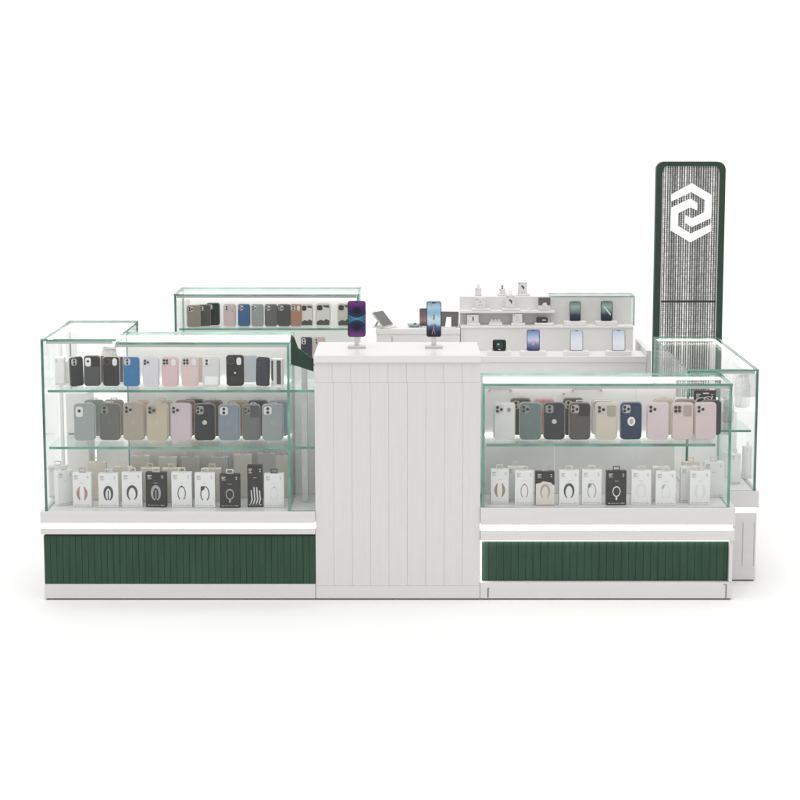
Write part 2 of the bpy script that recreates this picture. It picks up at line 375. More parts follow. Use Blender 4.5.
for P in (A, B):
    bm = bmesh.new(); poly_prism(bm, [(EX + (x - 300) * k, EZ - (y - 406) * k) for x, y in P], TY + .001, TY + .0095); obj("emblem", bm, MARK, tw)
under(tw)

# ------------------------------------------------------------ back left showcase
BY = 2.0
bl = thing("display_case", "glass showcase with phone cases standing behind the left showcase", "display case", (-.77, BY, 0))
obj("base", boxes((-1.28, -.26, BY + .005, BY + .39, .0065, .40)), WHITE, bl)
obj("shadow_gap", boxes((-1.27, -.27, BY + .012, BY + .38, 0, .006), bev=0), DARK, bl)
obj("ledge", boxes((-1.285, -.255, BY - .004, BY + .395, .4005, .45)), WHITE, bl)
pane("end_glass", -1.266, -1.255, BY + .002, BY + .375, .4505, 1.1675, bl, edge=EDGE_D)
pane("end_glass", -.285, -.274, BY + .002, BY + .375, .4505, 1.1675, bl)
pane("front_glass", -1.2545, -.2855, BY + .003, BY + .011, .4505, 1.1675, bl)
pane("top_glass", -1.268, -.272, BY, BY + .386, 1.168, 1.178, bl)
obj("back_panel", boxes((-1.254, -.286, BY + .366, BY + .374, .451, 1.12)), WHITE_IN, bl)
obj("lamp_profile", boxes((-1.254, -.286, BY + .012, BY + .022, 1.155, 1.1665), bev=0), ALU, bl)
led_rail("lamp_strip", [(-1.25, -.29, BY + .35, BY + .364, 1.13, 1.15)], bl)
obj("shelf_rail", boxes((-1.235, -1.215, BY + .30, BY + .32, .451, 1.12), bev=0), WHITE_IN, bl)
for z in (.79, .984): pane("glass_shelf", -1.245, -.295, BY + .03, BY + .35, z - .005, z + .005, bl, SHELF)
under(bl)

# ------------------------------------------------------------ middle back counter
mc = thing("counter", "low white counter with tablets on it, at the back of the stand", "counter", (.045, 2.3, 0))
obj("body", boxes((-.186, .277, 2.305, 2.66, .006, .925)), STEP_W, mc)
obj("countertop", boxes((-.19, .278, 2.3, 2.665, .9255, .955)), STEP_W, mc)
bm = boxes((-.1, -.098, 2.302, 2.3055, .87, .91), bev=0); obj("joint_line", bm, paint("slot_grey", (.17, .17, .165)), mc)
under(mc)

# ------------------------------------------------------------ stepped display
sd = thing("stepped_display", "white stepped display wall of phones and accessories at the back right", "display stand", (.76, 2.08, 0))
obj("body", boxes((.281, 1.283, 2.082, 2.335, .006, .797)), STEP_W, sd)
obj("platform", boxes((.28, 1.284, 2.077, 2.337, .7975, .830)), STEP_W, sd)
obj("middle_step", boxes((.281, 1.239, 2.3375, 2.462, .5, .952)), STEP_W, sd)
obj("step_edge", boxes((.280, 1.2395, 2.3345, 2.462, .9525, .966)), STEP_W, sd)
obj("back_wall", boxes((.2805, 1.2385, 2.4625, 2.62, .5, 1.119)), STEP_W, sd)
obj("narrow_shelf", boxes((.2805, .806, 2.388, 2.462, 1.033, 1.046)), STEP_W, sd)
obj("side_return", boxes((1.2845, 1.312, 2.09, 2.65, .006, .860), bev=.002), STEP_W, sd)
GREY_E = paint("grey_glass_edge", (.34, .40, .38), .2, .3, (9, 9, 9))
pane("end_glass", 1.240, 1.249, 2.37, 2.55, .9665, 1.122, sd, edge=GREY_E)
pane("top_glass", .78, 1.249, 2.38, 2.56, 1.1225, 1.131, sd, edge=GREY_E)
under(sd)

# ------------------------------------------------------------ phone cases
def pcase(px, wpx, hpx, y, z, col, label, group, cam_kind="three", extra="", yaw=0., tab=None, tray=CREAM, lensp=None, low=None, lean=-2.5, name="phone_case", hidden=False):
    """a phone case seen from its back, standing on a shelf; col is an sRGB colour"""
    s = mpp(y, z + .08); w, h = wpx * s, hpx * s
    t = thing(name, label, "phone case", (X(px, y, z + .08), y + random.uniform(-.008, .008), z + .0008), yaw + random.uniform(-4, 4), group, lean)
    m = plastic(col); r = w * .17
    bm = bmesh.new(); rr_prism(bm, w, h, r, -.0055, .0055, 0, h / 2, .0022); sh = obj("shell", bm, m, t, smooth=False)
    if low:                                                      # darker or lighter upper part
        bm = bmesh.new(); rr_prism(bm, w * .56, h * .33, r * .6, -.0062, -.004, w * .2, h * .815, .0004); obj("flap", bm, plastic(low), t)
    if tray is not None:
        bm = bmesh.new(); rr_prism(bm, w * 1.09, h * 1.03, r * 1.15, .0058, .0105, 0, h * .518, .0012); obj("tray", bm, tray, t)
    if tab is not None:
        bm = bmesh.new()
        tw_, th = w * .36, h * .085
        for b in ((-tw_ / 2, -tw_ / 2 + .004, .0062, .0085, h * .995, h + th), (tw_ / 2 - .004, tw_ / 2, .0062, .0085, h * .995, h + th), (-tw_ / 2 + .0041, tw_ / 2 - .0041, .0062, .0085, h + th - .004, h + th), (-tw_ / 2 + .0041, tw_ / 2 - .0041, .0062, .0085, h * .995, h + .003)):
            box(bm, *b, bev=0)
        obj("hang_tab", bm, tab, t)
    if hidden: return t
    # camera block
    cw, chh = w * .40, h * .235; cx, cz = -w * .245, h * .845
    if cam_kind == "oval": cw, chh, cz = w * .36, h * .29, h * .80
    if cam_kind == "ring": cw, chh = w * .42, w * .42
    bm = bmesh.new()
    if cam_kind == "bare": pass
    elif cam_kind == "ring": annulus(bm, cw * .40, cw * .52, -.0075, -.005, cx, cz, 24)
    else: rr_prism(bm, cw, chh, min(cw, chh) * .32, -.0075, -.005, cx, cz, .0006)
    pl = obj("camera_window", bm, lensp or LENSP, t) if len(bm.verts) else None
    if pl is None: bm.free()
    lr = w * .075
    spots = {"three": ((-.095, .055), (-.095, -.06), (.095, -.005)), "two": ((0, .06), (0, -.06)), "oval": ((0, .03),),
             "bare": ((-.12, .055), (-.12, -.055), (.07, 0)), "ring": ((-.08, .05), (.06, .02), (-.02, -.06)), "four": ((-.1, .055), (-.1, -.06), (.08, .055), (.08, -.05))}[cam_kind]
    for sx, sz in spots:
        bm = bmesh.new(); disc(bm, lr, -.0095, -.0056, cx + sx * w, cz + sz * h * .9, 14); obj("lens", bm, LENS, pl or t)
    if "ring" in extra.split():
        bm = bmesh.new(); annulus(bm, w * .07, w * .115, -.0072, -.005, 0, h * .5, 22); disc(bm, w * .055, -.0068, -.005, 0, h * .5); obj("ring_emblem", bm, CREAM, t)
    if "badge" in extra.split():
        bm = bmesh.new(); annulus(bm, w * .055, w * .085, -.0062, -.005, 0, h * .5, 18, 1, 1.1, 20, 340); obj("emblem", bm, plastic(tuple(min(255, int(c * 1.08 + 10)) for c in col)), t)
    if "oval" in extra.split():
        bm = bmesh.new(); disc(bm, w * .19, -.0076, -.005, 0, h * .5, 28, 1, 1.18); e = obj("oval_emblem", bm, CARTON, t)
        bm = bmesh.new(); disc(bm, w * .09, -.0084, -.0074, 0, h * .5, 20, 1, 1.5); obj("oval_mark", bm, INK_G, e)
    if "mirror" in extra.split():
        bm = bmesh.new(); rr_prism(bm, w * .30, h * .26, w * .14, -.0078, -.005, w * .24, h * .83, .0006); obj("mirror_oval", bm, MIRROR, t)
    if "card" in extra.split():
        bm = bmesh.new(); rr_prism(bm, w * .78, h * .30, w * .06, -.0068, -.004, w * .02, h * .2, .0006); obj("card_slot", bm, plastic(tuple(min(255, int(c * 1.12 + 4)) for c in col)), t)
        bm = bmesh.new(); disc(bm, w * .06, -.0066, -.004, 0, h * .44); obj("emblem", bm, CREAM, t)
    if "slide" in extra.split():
        bm = bmesh.new(); rr_prism(bm, w * .40, h * .30, w * .05, -.0078, -.005, w * .235, h * .80, .0006); obj("lens_slider", bm, plastic(tuple(int(c * .82) for c in col)), t)
    # volume keys on the side rim
    bm = boxes((-w / 2 - .0008, -w / 2 + .001, -.002, .002, h * .56, h * .64), (-w / 2 - .0008, -w / 2 + .001, -.002, .002, h * .67, h * .73), bev=0)
    obj("side_button", bm, plastic(tuple(int(c * .85) for c in col)), t)
    return t

G1, G2 = "phone cases on the left showcase's top shelf", "phone cases on the left showcase's middle shelf"
z1, z2 = .943, .689
W0 = plastic((236, 234, 232))
pcase(77, 16, 29, .15, z1, (70, 70, 70), "dark grey phone case turned sideways, leftmost case on the left showcase's top shelf", G1, "two", "", 52, None, W0)
pcase(92, 16, 30, .15, z1, (84, 84, 85), "grey phone case with black upper flap and oval white camera window on the top shelf", G1, "oval", "", 2, None, CREAM, W0, (52, 51, 50))
pcase(111, 16, 29, .15, z1, (58, 56, 54), "black phone case with ring camera frame and mirror oval, next to the bright blue case", G1, "ring", "mirror", -1, None, CREAM, plastic((96, 94, 92)))
pcase(131.5, 15.8, 29, .15, z1, (66, 124, 172), "bright blue phone case with a silver camera window, on the top shelf", G1, "two", "badge", 1, None, W0)
pcase(151, 15.5, 28.5, .15, z1, (224, 221, 228), "pearly white phone case with bare black lenses, between the blue case and the pink ones", G1, "bare", "", 0, W0, W0)
pcase(170, 16, 29, .15, z1, (228, 195, 201), "rose pink phone case with a mirror oval, next to the pearly white case", G1, "four", "mirror", -1, None, W0)
pcase(190, 16, 29, .15, z1, (230, 204, 201), "peach pink phone case with a mirror oval, next to the clear milky case", G1, "four", "mirror", 2, None, W0)
pcase(211, 16.5, 28.5, .15, z1, (222, 222, 220), "milky clear phone case with a card pocket, right of the peach pink case", G1, "two", "card", 0, None, W0, W0)
pcase(235, 16.3, 30, .15, z1, (52, 50, 48), "black phone case with a card pocket, ring camera and mirror oval", G1, "ring", "mirror card", 0, None, plastic((80, 78, 74)), plastic((96, 94, 92)))
pcase(262, 14, 28, .15, z1, (64, 66, 72), "slate dark phone case turned slightly, beside the striped carton on the top shelf", G1, "two", "", -28, None, plastic((78, 80, 86)), plastic((80, 82, 88)))
H1 = "phone cases hidden behind the left showcase's top row"
pcase(101.5, 15, 25, .27, z1, (72, 68, 66), "dark phone case peeking out between the flap case and the ringed black case", H1, hidden=True, tray=plastic((120, 100, 80)))
pcase(119, 15, 25, .27, z1, (96, 96, 98), "grey phone case peeking out left of the blue case, behind", H1, hidden=True, tray=W0)
pcase(196, 15, 25, .27, z1, (222, 194, 192), "dusky pink phone case half hidden behind the peach pink case", H1, hidden=True, tray=W0)
pcase(249, 15, 27, .27, z1, (214, 217, 224), "pale bluish clear phone case half hidden behind the black card case", H1, hidden=True, tray=W0)

rows = [(84.7, 20.2, 36, (165, 170, 170), "oval", "badge", "pale grey phone case with an oval white camera window, leftmost on the middle shelf", W0, None),
        (109.5, 20, 36, (114, 114, 108), "two", "badge", "olive grey phone case with a small pale emblem, between the pale grey and tan cases", plastic((150, 150, 145)), None),
        (133.7, 20.5, 36.5, (180, 168, 155), "three", "badge", "tan phone case with three lenses, between the olive grey and beige cases", plastic((190, 182, 172)), None),
        (157.3, 20.5, 36, (203, 189, 167), "three", "badge", "beige phone case with dark lenses and faint ring, left of the pale pink case", plastic((176, 168, 156)), None),
        (180.7, 20.3, 36, (219, 199, 206), "three", "", "pale pink phone case in the left showcase, left of the black ringed case", plastic((216, 204, 208)), None),
        (204.8, 19.6, 36, (62, 62, 62), "three", "ring", "black phone case with a cream ring emblem on the left showcase's middle shelf", plastic((176, 168, 166)), None),
        (229, 20.2, 35, (142, 150, 158), "two", "badge", "slate blue phone case right of the black ringed case on the middle shelf", W0, None),
        (251.3, 16.8, 35, (122, 122, 121), "three", "badge", "mid grey phone case with a darker upper flap, narrower than its neighbours", plastic((148, 146, 144)), (96, 95, 94)),
        (272.8, 19.8, 35.5, (163, 169, 169), "two", "badge", "grey green phone case at the right end of the middle shelf's front row", W0, None)]
for i, (px, w, h, c, ck, ex, lb, lp, low) in enumerate(rows):
    pcase(px, w, h, .2, z2, c, lb, G2, ck, ex, (i % 3 - 1) * 1.2, CREAM if i in (1, 2, 3) else None, plastic(tuple(min(255, int(v * .45 + 132)) for v in c)), lp, low)
H2 = "phone cases in the back row of the left showcase's middle shelf"
for px, c, lb, tb in ((94, (158, 162, 157), "sage grey phone case behind, between the pale grey and olive grey cases", CREAM), (113.5, (178, 162, 150), "taupe phone case behind the olive grey case", CREAM),
                      (139.5, (212, 188, 180), "dusty pink phone case behind the tan case", None), (163, (206, 190, 178), "sandy pink phone case behind, between the beige and pale pink cases", plastic((226, 200, 196))),
                      (185.5, (150, 122, 114), "brown phone case behind the pale pink case", None), (194, (72, 66, 64), "dark brown phone case behind, between the pale pink and the black ringed cases", plastic((222, 200, 190))),
                      (213, (124, 114, 102), "olive brown phone case with an oval window behind the black ringed case", CREAM), (238, (190, 168, 154), "rosy tan phone case behind the slate blue case", CREAM),
                      (258, (86, 90, 98), "charcoal blue phone case behind the mid grey case", CREAM), (279, (166, 174, 182), "bluish grey phone case behind the grey green case", CREAM)):
    pcase(px, 18.5, 35.2, .31 if px != 194 else .335, z2, c, lb, H2, "two", "", random.uniform(-2, 2), tb, plastic(tuple(min(255, int(v * .5 + 110)) for v in c)), W0)

G3 = "phone cases in the front row of the right showcase"
z3 = .703
rows = [(504.3, 20.3, 36, (226, 225, 223), "three", "dial", "white phone case with a round dial beside the camera, leftmost in the right showcase", plastic((206, 204, 202)), None),
        (530.3, 20.3, 36.5, (114, 126, 124), "three", "badge", "teal grey phone case, second from the left in the right showcase", plastic((150, 152, 150)), None),
        (554.2, 20, 36.5, (66, 66, 69), "two", "ring", "black phone case with a cream ring emblem in the right showcase", plastic((150, 148, 148)), None),
        (579.7, 20.3, 36.5, (94, 90, 87), "three", "badge", "dark brown grey phone case with a black lens flap in the right showcase", plastic((184, 178, 172)), (62, 60, 58)),
        (606.2, 20.8, 36, (212, 202, 188), "three", "slide", "cream phone case with a tan lens slider in the right showcase", plastic((206, 200, 192)), None),
        (631.2, 20.4, 36.5, (58, 66, 90), "three", "oval", "navy blue phone case with a large white oval emblem", plastic((190, 190, 190)), None),
        (657.5, 20.8, 36.5, (220, 203, 207), "three", "", "pale pink phone case next to the navy case with the white oval", plastic((222, 208, 210)), None),
        (682.6, 20.8, 36, (220, 200, 196), "four", "slide", "salmon pink phone case with a grey lens slider", plastic((200, 180, 178)), None),
        (705.8, 20.6, 36, (218, 199, 200), "three", "", "plain pink phone case at the right end of the right showcase's front row", plastic((222, 208, 208)), None)]
for i, (px, w, h, c, ck, ex, lb, lp, low) in enumerate(rows):
    t = pcase(px, w, h, .14, z3, c, lb, G3, ck, ex.replace("dial", ""), (i % 3 - 1) * 1.0, CREAM if i in (3,) else None, plastic(tuple(min(255, int(v * .45 + 132)) for v in c)), lp, low)
    if ex == "dial":
        s = mpp(.14, .8); bm = bmesh.new(); disc(bm, w * s * .1, -.0075, -.005, w * s * .22, h * s * .83); obj("dial", bm, plastic((150, 150, 130)), t)
H3 = "phone cases in the back row of the right showcase"
for px, c, lb, tb, hh in ((520.5, (92, 88, 84), "dark grey phone case behind the teal grey case", CREAM, 38), (544, (196, 148, 146), "dusty rose phone case behind, between the teal grey and black cases", None, 37),
                          (573, (88, 80, 76), "dark phone case behind the brown grey case with the lens flap", None, 38.3), (602, (222, 216, 208), "pale cream phone case behind the cream case with the slider", None, 36.8),
                          (663, (210, 194, 178), "sand coloured phone case behind the pale pink case by the navy one", CREAM, 37.3), (685.5, (158, 140, 132), "taupe phone case behind the salmon pink case", None, 37),
                          (711.5, (72, 70, 68), "charcoal phone case behind the plain pink case at the right end", None, 36)):
    pcase(px, 19, hh - 1.8, .255, z3, c, lb, H3, "two", "", random.uniform(-2, 2), tb, plastic(tuple(min(255, int(v * .5 + 110)) for v in c)), plastic((190, 180, 160)))

GB = "phone cases on the back left showcase's upper shelf"
zb = .989
for i, (px, w, h, yy, c, lb, ck, ex, yaw, low) in enumerate((
        (194, 13, 21.5, 2.09, (152, 140, 130), "tan grey phone case, leftmost in the back left showcase", "three", "", 12, None), (204, 12.5, 21, 2.13, (86, 84, 82), "charcoal phone case between the tan grey and black ones in the back left showcase", "two", "", 10, None),
        (213, 12.5, 21.8, 2.17, (48, 54, 49), "blackish green phone case, third from the left in the back left showcase", "two", "badge", 4, None), (229.5, 11.6, 21.6, 2.13, (208, 188, 188), "dull pink phone case with mirror oval in the back left showcase", "two", "mirror", 0, None),
        (243.8, 11.6, 21.6, 2.13, (70, 100, 146), "denim blue phone case in the back left showcase", "three", "badge", 0, None), (257.3, 11.6, 21.6, 2.13, (156, 158, 154), "light stone grey phone case beside the denim blue one", "three", "badge", 0, None),
        (271, 12, 21.6, 2.13, (104, 104, 102), "mid grey phone case right of the stone grey one in the back left showcase", "three", "badge", 0, None), (284, 12, 21.6, 2.13, (84, 82, 78), "dark bronze grey phone case left of the copper one", "three", "", 1, None),
        (296, 11.2, 21.6, 2.13, (174, 130, 112), "copper brown phone case in the back left showcase", "two", "mirror", 0, None))):
    pcase(px, w, h, yy, zb, c, lb, GB, ck, ex, yaw, None, plastic(tuple(min(255, int(v * .45 + 132)) for v in c)), None, low)
def art_case(px, w, h, y, z, lb, base):
    t = pcase(px, w, h, y, z, base, lb, GB, "two", "", 0, None, plastic((205, 195, 180)), plastic((70, 68, 66)))
    s = mpp(y, z + .08); w, h = w * s, h * s
    bm = bmesh.new()
    poly_prism(bm, [(-w * .46, h * .05), (w * .46, h * .05), (w * .46, h * .26), (w * .2, h * .33), (w * .05, h * .24), (-w * .2, h * .3), (-w * .46, h * .2)], -.0064, -.005)
    poly_prism(bm, [(-w * .05, h * .96), (w * .42, h * .96), (w * .46, h * .84), (w * .1, h * .87)], -.0064, -.005)
    obj("printed_pattern", bm, INK, t)
    return t
art_case(307, 11, 21.4, 2.13, zb, "white phone case with black splashes, right of the copper one", (226, 222, 216))
art_case(323, 13.5, 21.8, 2.13, zb, "wider white phone case with black blotches, standing apart in the back left showcase", (222, 220, 214))
art_case(344.5, 13, 22, 2.13, zb, "ivory phone case with a dark print, partly behind the purple phone", (206, 200, 188))
GBL = "phone cases on the back left showcase's lower shelf"
pcase(306.5, 11, 25, 2.10, .795, (66, 66, 80), "navy grey phone case on the lower shelf, showing above the green bracket", GBL, "two", "badge", 0, None, W0)
pcase(319.3, 11.5, 25, 2.10, .795, (220, 194, 186), "blush pink phone case on the lower shelf, against the counter's left edge", GBL, "two", "", 0, None, W0)

# ------------------------------------------------------------ accessory cartons
def carton(px, wpx, hpx, y, z, label, group, kind="white", pic=None, ink=INK, yaw=0., tab=CREAM, name="accessory_box", depth=.035, tabside=0):
    if 20 < hpx < 42 and z < .5: wpx, hpx = wpx * 1.02, hpx * 1.035
    s = mpp(y, z + .07); w, h = wpx * s, hpx * s
    t = thing(name, label, "box", (X(px, y, z + .07), y + random.uniform(-.008, .008) * (z < .8), z + .0006), yaw + random.uniform(-4, 4), group)
    m = {"white": CARTON, "dark": CARTON_D, "beige": CARTON_B, "grey": CARTON_G, "split": CARTON_D, "warm": CREAM}[kind]
    bm = bmesh.new(); box(bm, -w / 2, w / 2, 0, depth, 0, h, bev=.0018); obj("carton", bm, m, t)
    if tab is not None:
        bm = bmesh.new(); tw_, th, b_ = w * .36, .021, .0045; y0, y1 = depth * .35, depth * .35 + .002; c = tabside * w
        for q in ((c - tw_ / 2, c - tw_ / 2 + b_, y0, y1, h + .0002, h + th), (c + tw_ / 2 - b_, c + tw_ / 2, y0, y1, h + .0002, h + th), (c - tw_ / 2 + b_ + .0001, c + tw_ / 2 - b_ - .0001, y0, y1, h + th - b_, h + th), (c - tw_ / 2 + b_ + .0001, c + tw_ / 2 - b_ - .0001, y0, y1, h + .0002, h + b_)):
            box(bm, *q, bev=0)
        obj("hang_tab", bm, tab, t)
    ya, yb = -.0007, .0004
    if kind in ("white", "dark", "split"):
        tk = INK_G if kind == "white" else INK_L
        bm = bmesh.new()
        for (a, b, c, d) in ((-.40, -.30, .90, .925), (-.28, -.2, .90, .925), (-.40, -.26, .865, .88), (.26, .38, .90, .915), (-.42, -.3, .05, .065), (.22, .42, .05, .065), (-.26, -.08, .052, .062), (-.05, .16, .052, .06), (-.40, -.18, .835, .843), (-.40, -.22, .815, .822), (-.1, .1, .70, .708), (.30, .36, .84, .87)):
            v = quad_box(bm, a * w, b * w, ya, yb, c * h, d * h)
        obj("printed_text", bm, tk, t)
    if kind == "split":
        bm = bmesh.new()
        poly_prism(bm, [(-w * .5, .002), (w * .5, .002), (w * .5, h * .60), (w * .38, h * .62), (w * .3, h * .68), (-w * .05, h * .70), (-w * .12, h * .72), (-w * .2, h * .68), (-w * .5, h * .64)], -.0022, .0003); obj("front_sleeve", bm, CARTON_B, t)
        ya, yb = -.0030, -.0018
    if pic:
        bm = bmesh.new(); c = h * .40
        def arc(a0, a1, rx, rz, n=14, wf=None, cz=0, cx=0):
            return [(cx + rx * math.cos(R(a0 + (a1 - a0) * i / n)), c + cz + rz * math.sin(R(a0 + (a1 - a0) * i / n)), (wf(i / n) if wf else 1)) for i in range(n + 1)]
        if pic == "clip":                                 # two leaf shaped halves
            for sg in (-1, 1):
                ribbon(bm, [(sg * w * (.12 + .10 * math.sin(math.pi * i / 10)), c + h * (.2 - .4 * i / 10), .35 + 1.1 * math.sin(math.pi * i / 10)) for i in range(11)], w * .11, ya, yb)
        elif pic == "loop":                               # heavy neckband
            ribbon(bm, arc(-70, 250, w * .19, h * .20, 24, lambda t_: .55 + .9 * math.sin(math.pi * t_)), w * .1, ya, yb)
            ribbon(bm, [(0, c + h * .10, .8), (0, c - h * .18, .8)], w * .07, ya, yb)
        elif pic == "band":
            ribbon(bm, arc(-65, 245, w * .22, h * .2, 24, lambda t_: .35 + 1.0 * math.sin(math.pi * t_)), w * .10, ya, yb)
        elif pic == "cable":
            ribbon(bm, arc(-60, 240, w * .2, h * .21, 24), w * .05, ya, yb)
            disc(bm, w * .10, ya, yb, -w * .11, c + h * .17, 12); disc(bm, w * .06, ya, yb, -w * .15, c + h * .12, 12)
        elif pic == "thin":
            ribbon(bm, arc(-62, 242, w * .18, h * .2, 24), w * .042, ya, yb); disc(bm, w * .05, ya, yb, 0, c + h * .2, 10)
        elif pic == "ring":
            annulus(bm, w * .16, w * .205, ya, yb, 0, c, 24, 1, 1.35); disc(bm, w * .07, ya, yb, 0, c - h * .2, 10, .7, 1.4)
        elif pic == "wire":
            for a in (-.26, -.08, .1, .28):
                ribbon(bm, [(a * w, h * (.1 + .42 * (1 - abs(a))), 1), ((a + .06) * w, h * .18, 1.2), ((a - .04) * w, h * .08, 1)], w * .07, ya, yb)
        elif pic == "dots":
            for a, b in ((-.05, .2), (.12, -.05), (-.1, -.12)): disc(bm, w * .06, ya, yb, a * w, c + b * h, 10)
        elif pic == "buds":
            disc(bm, w * .1, ya, yb, -w * .06, h * .62, 12); disc(bm, w * .12, ya, yb, w * .1, h * .52, 12, .8, 1.3); ribbon(bm, [(w * .1, h * .5, 1), (w * .12, h * .34, .7)], w * .08, ya, yb)
        obj("printed_picture", bm, ink, t)
    return t

C1 = "accessory cartons in the left showcase's bottom row"
zl = ZL
carton(65.5, 17, 34, .12, zl, "plain white carton turned sideways in the bottom left corner of the left showcase", C1, "white", None, INK, 38)
carton(82, 18.5, 33.5, .09, zl, "white carton picturing two rose coloured halves, near the bottom left corner", C1, "white", "clip", INK_P, 0, plastic((196, 170, 160)))
carton(108.5, 19.5, 33, .09, zl, "white carton picturing a heavy dark neckband, beside the carton with the rose halves", C1, "white", "loop", INK, 0)
carton(132.2, 20, 34, .09, zl, "white carton picturing black earphones on a thin open band, left of the dark carton", C1, "white", "band", INK, -1)
carton(156, 20, 34, .09, zl, "charcoal carton with a grey pictured device, left one of the two wide dark cartons", C1, "dark", "loop", INK_G, 0, CREAM)
carton(181.5, 20, 34, .08, zl, "white carton picturing a thin dark topped band, right of the left wide charcoal carton", C1, "white", "thin", INK, 0)
carton(205, 20, 34, .08, zl, "white carton picturing a black plugged cable, left of the charcoal ring carton", C1, "white", "cable", INK, -1)
carton(230, 19.8, 33, .08, zl, "charcoal carton picturing a pale ring shaped cable, in the left showcase", C1, "dark", "ring", INK_G, 0, W0)
carton(255, 15, 41, .08, zl, "tall narrow black carton with pale wires pictured at its foot", C1, "dark", "wire", INK_L, 0, None)
carton(274, 19.5, 33, .08, zl, "white carton with a black hang tab, right end of the left showcase", C1, "white", "thin", INK_L, 0, INK)
C2 = "accessory cartons in the back row of the left showcase's bottom"
for px, k_, hh, yy, lb in ((58, "white", 34, .30, "white carton at the back of the left corner"), (97, "warm", 40, .24, "cream carton standing between the rose and neckband cartons, behind"), (123, "warm", 36, .22, "cream carton behind, between the neckband and earphone cartons"),
                           (141, "beige", 44, .30, "beige carton behind the earphone carton"), (150, "warm", 36, .2, "ivory carton directly behind the left wide charcoal carton"), (168, "beige", 43, .30, "beige carton behind, right of the left wide charcoal carton"), (171.5, "warm", 36, .19, "ivory carton squeezed between the charcoal carton and the dark topped band carton"),
                           (191, "grey", 43, .30, "grey beige carton behind the carton with the thin dark topped band"), (212, "warm", 35, .2, "cream carton behind the cable carton with the black plug"), (219, "grey", 43, .30, "warm grey carton behind, left of the charcoal ring carton"),
                           (243, "beige", 47, .30, "tall beige carton behind, between the charcoal ring carton and the tall black one"), (267, "grey", 48, .30, "tall grey carton behind the tall narrow black carton"), (281, "beige", 44, .31, "beige carton behind the faint white carton with the black tab")):
    carton(px, 18, hh * .93, yy, zl, lb, C2, k_, None, INK, random.uniform(-2, 2), {"grey": CARTON_G, "beige": CARTON_B}.get(k_, CREAM))
C3 = "accessory cartons in the right showcase's bottom row"
zr = ZR
carton(499.8, 18, 34, .07, zr, "white carton picturing two tan halves, at the left end of the right showcase", C3, "white", "clip", INK_T, 0)
carton(524.5, 18.5, 33.5, .05, zr, "white carton picturing a rose thin band, second in the right showcase", C3, "white", "thin", INK_P, 0)
carton(545, 18.3, 33, .05, zr, "black topped carton with a beige front sleeve", C3, "split", "band", INK_G, 0, CARTON_G)
carton(569, 19.5, 34, .05, zr, "white carton picturing a black open neckband, right of the beige sleeved carton", C3, "white", "band", INK, 0)
carton(592, 19.5, 34, .05, zr, "white carton picturing a dark plugged cable, left of the right showcase's charcoal carton", C3, "white", "cable", INK_G, 0)
carton(616.5, 19.5, 33.5, .05, zr, "charcoal carton picturing a white ring cable, in the right showcase", C3, "dark", "ring", INK_L, 0, INK)
carton(641.3, 19.3, 33.5, .05, zr, "white carton picturing a pale grey band, right of the right showcase's charcoal carton", C3, "white", "band", INK_L, 0)
carton(665.5, 19.5, 33, .05, zr, "white carton with a small dark plug and faint loop, right of the pale band", C3, "white", "cable", INK_L, 0)
carton(700.3, 20, 33, .05, zr, "white carton picturing two faint slim bands, foremost near the right end of the right showcase", C3, "white", "clip", INK_L, 0)
C4 = "accessory cartons in the back row of the right showcase's bottom"
for px, k_, hh, yy, lb in ((516, "white", 34, .13, "white carton behind the right showcase's rose band carton"), (661, "white", 34, .13, "white carton behind the one with the small dark plug"), (689, "white", 35, .12, "white carton just behind the foremost one with slim bands"), (691, "warm", 36, .19, "cream carton further back, left behind the carton with slim bands"), (714, "white", 35, .22, "white carton at the back right corner of the right showcase")):
    carton(px, 17 if px != 714 else 20, hh, yy, zr, lb, C4, k_, None, INK, random.uniform(-2, 2))
# odd boxes on the upper shelves
carton(59.5, 9.5, 28, .17, z1, "plain white narrow box at the left end of the top shelf", "plain boxes at the left of the top shelf", "white", None, yaw=0, tab=None)
carton(68, 8, 22, .24, z1, "second plain white box, set back from the narrow one on the top shelf", "plain boxes at the left of the top shelf", "white", None, yaw=30, tab=None)
t = carton(276.5, 11.5, 27, .16, z1, "white carton with two black upright stripes at the right end of the top shelf", None, "white", None, yaw=-10, tab=None)
s = mpp(.16, 1.0)
bm = boxes((-5.2 * s, -3.6 * s, -.001, .0005, 5 * s, 25 * s), (.2 * s, 4.6 * s, -.001, .0005, 1.5 * s, 25.5 * s), bev=0); obj("printed_stripe", bm, INK, t)
t = carton(704.5, 22, 44, .285, z3, "charcoal carton with pale outlines standing tall behind the pink cases", None, "dark", None, yaw=0, tab=None, depth=.022)
s = mpp(.285, .8); bm = bmesh.new(); annulus(bm, 4 * s, 4.8 * s, -.0012, .0004, -2 * s, 33 * s, 20, 1.6, .9); annulus(bm, 1.6 * s, 2.2 * s, -.0012, .0004, 3 * s, 36 * s, 16, 2, 1); box(bm, -2 * s, 4 * s, -.0012, .0004, 40.6 * s, 41.8 * s, bev=0); obj("printed_outline", bm, INK_L, t)

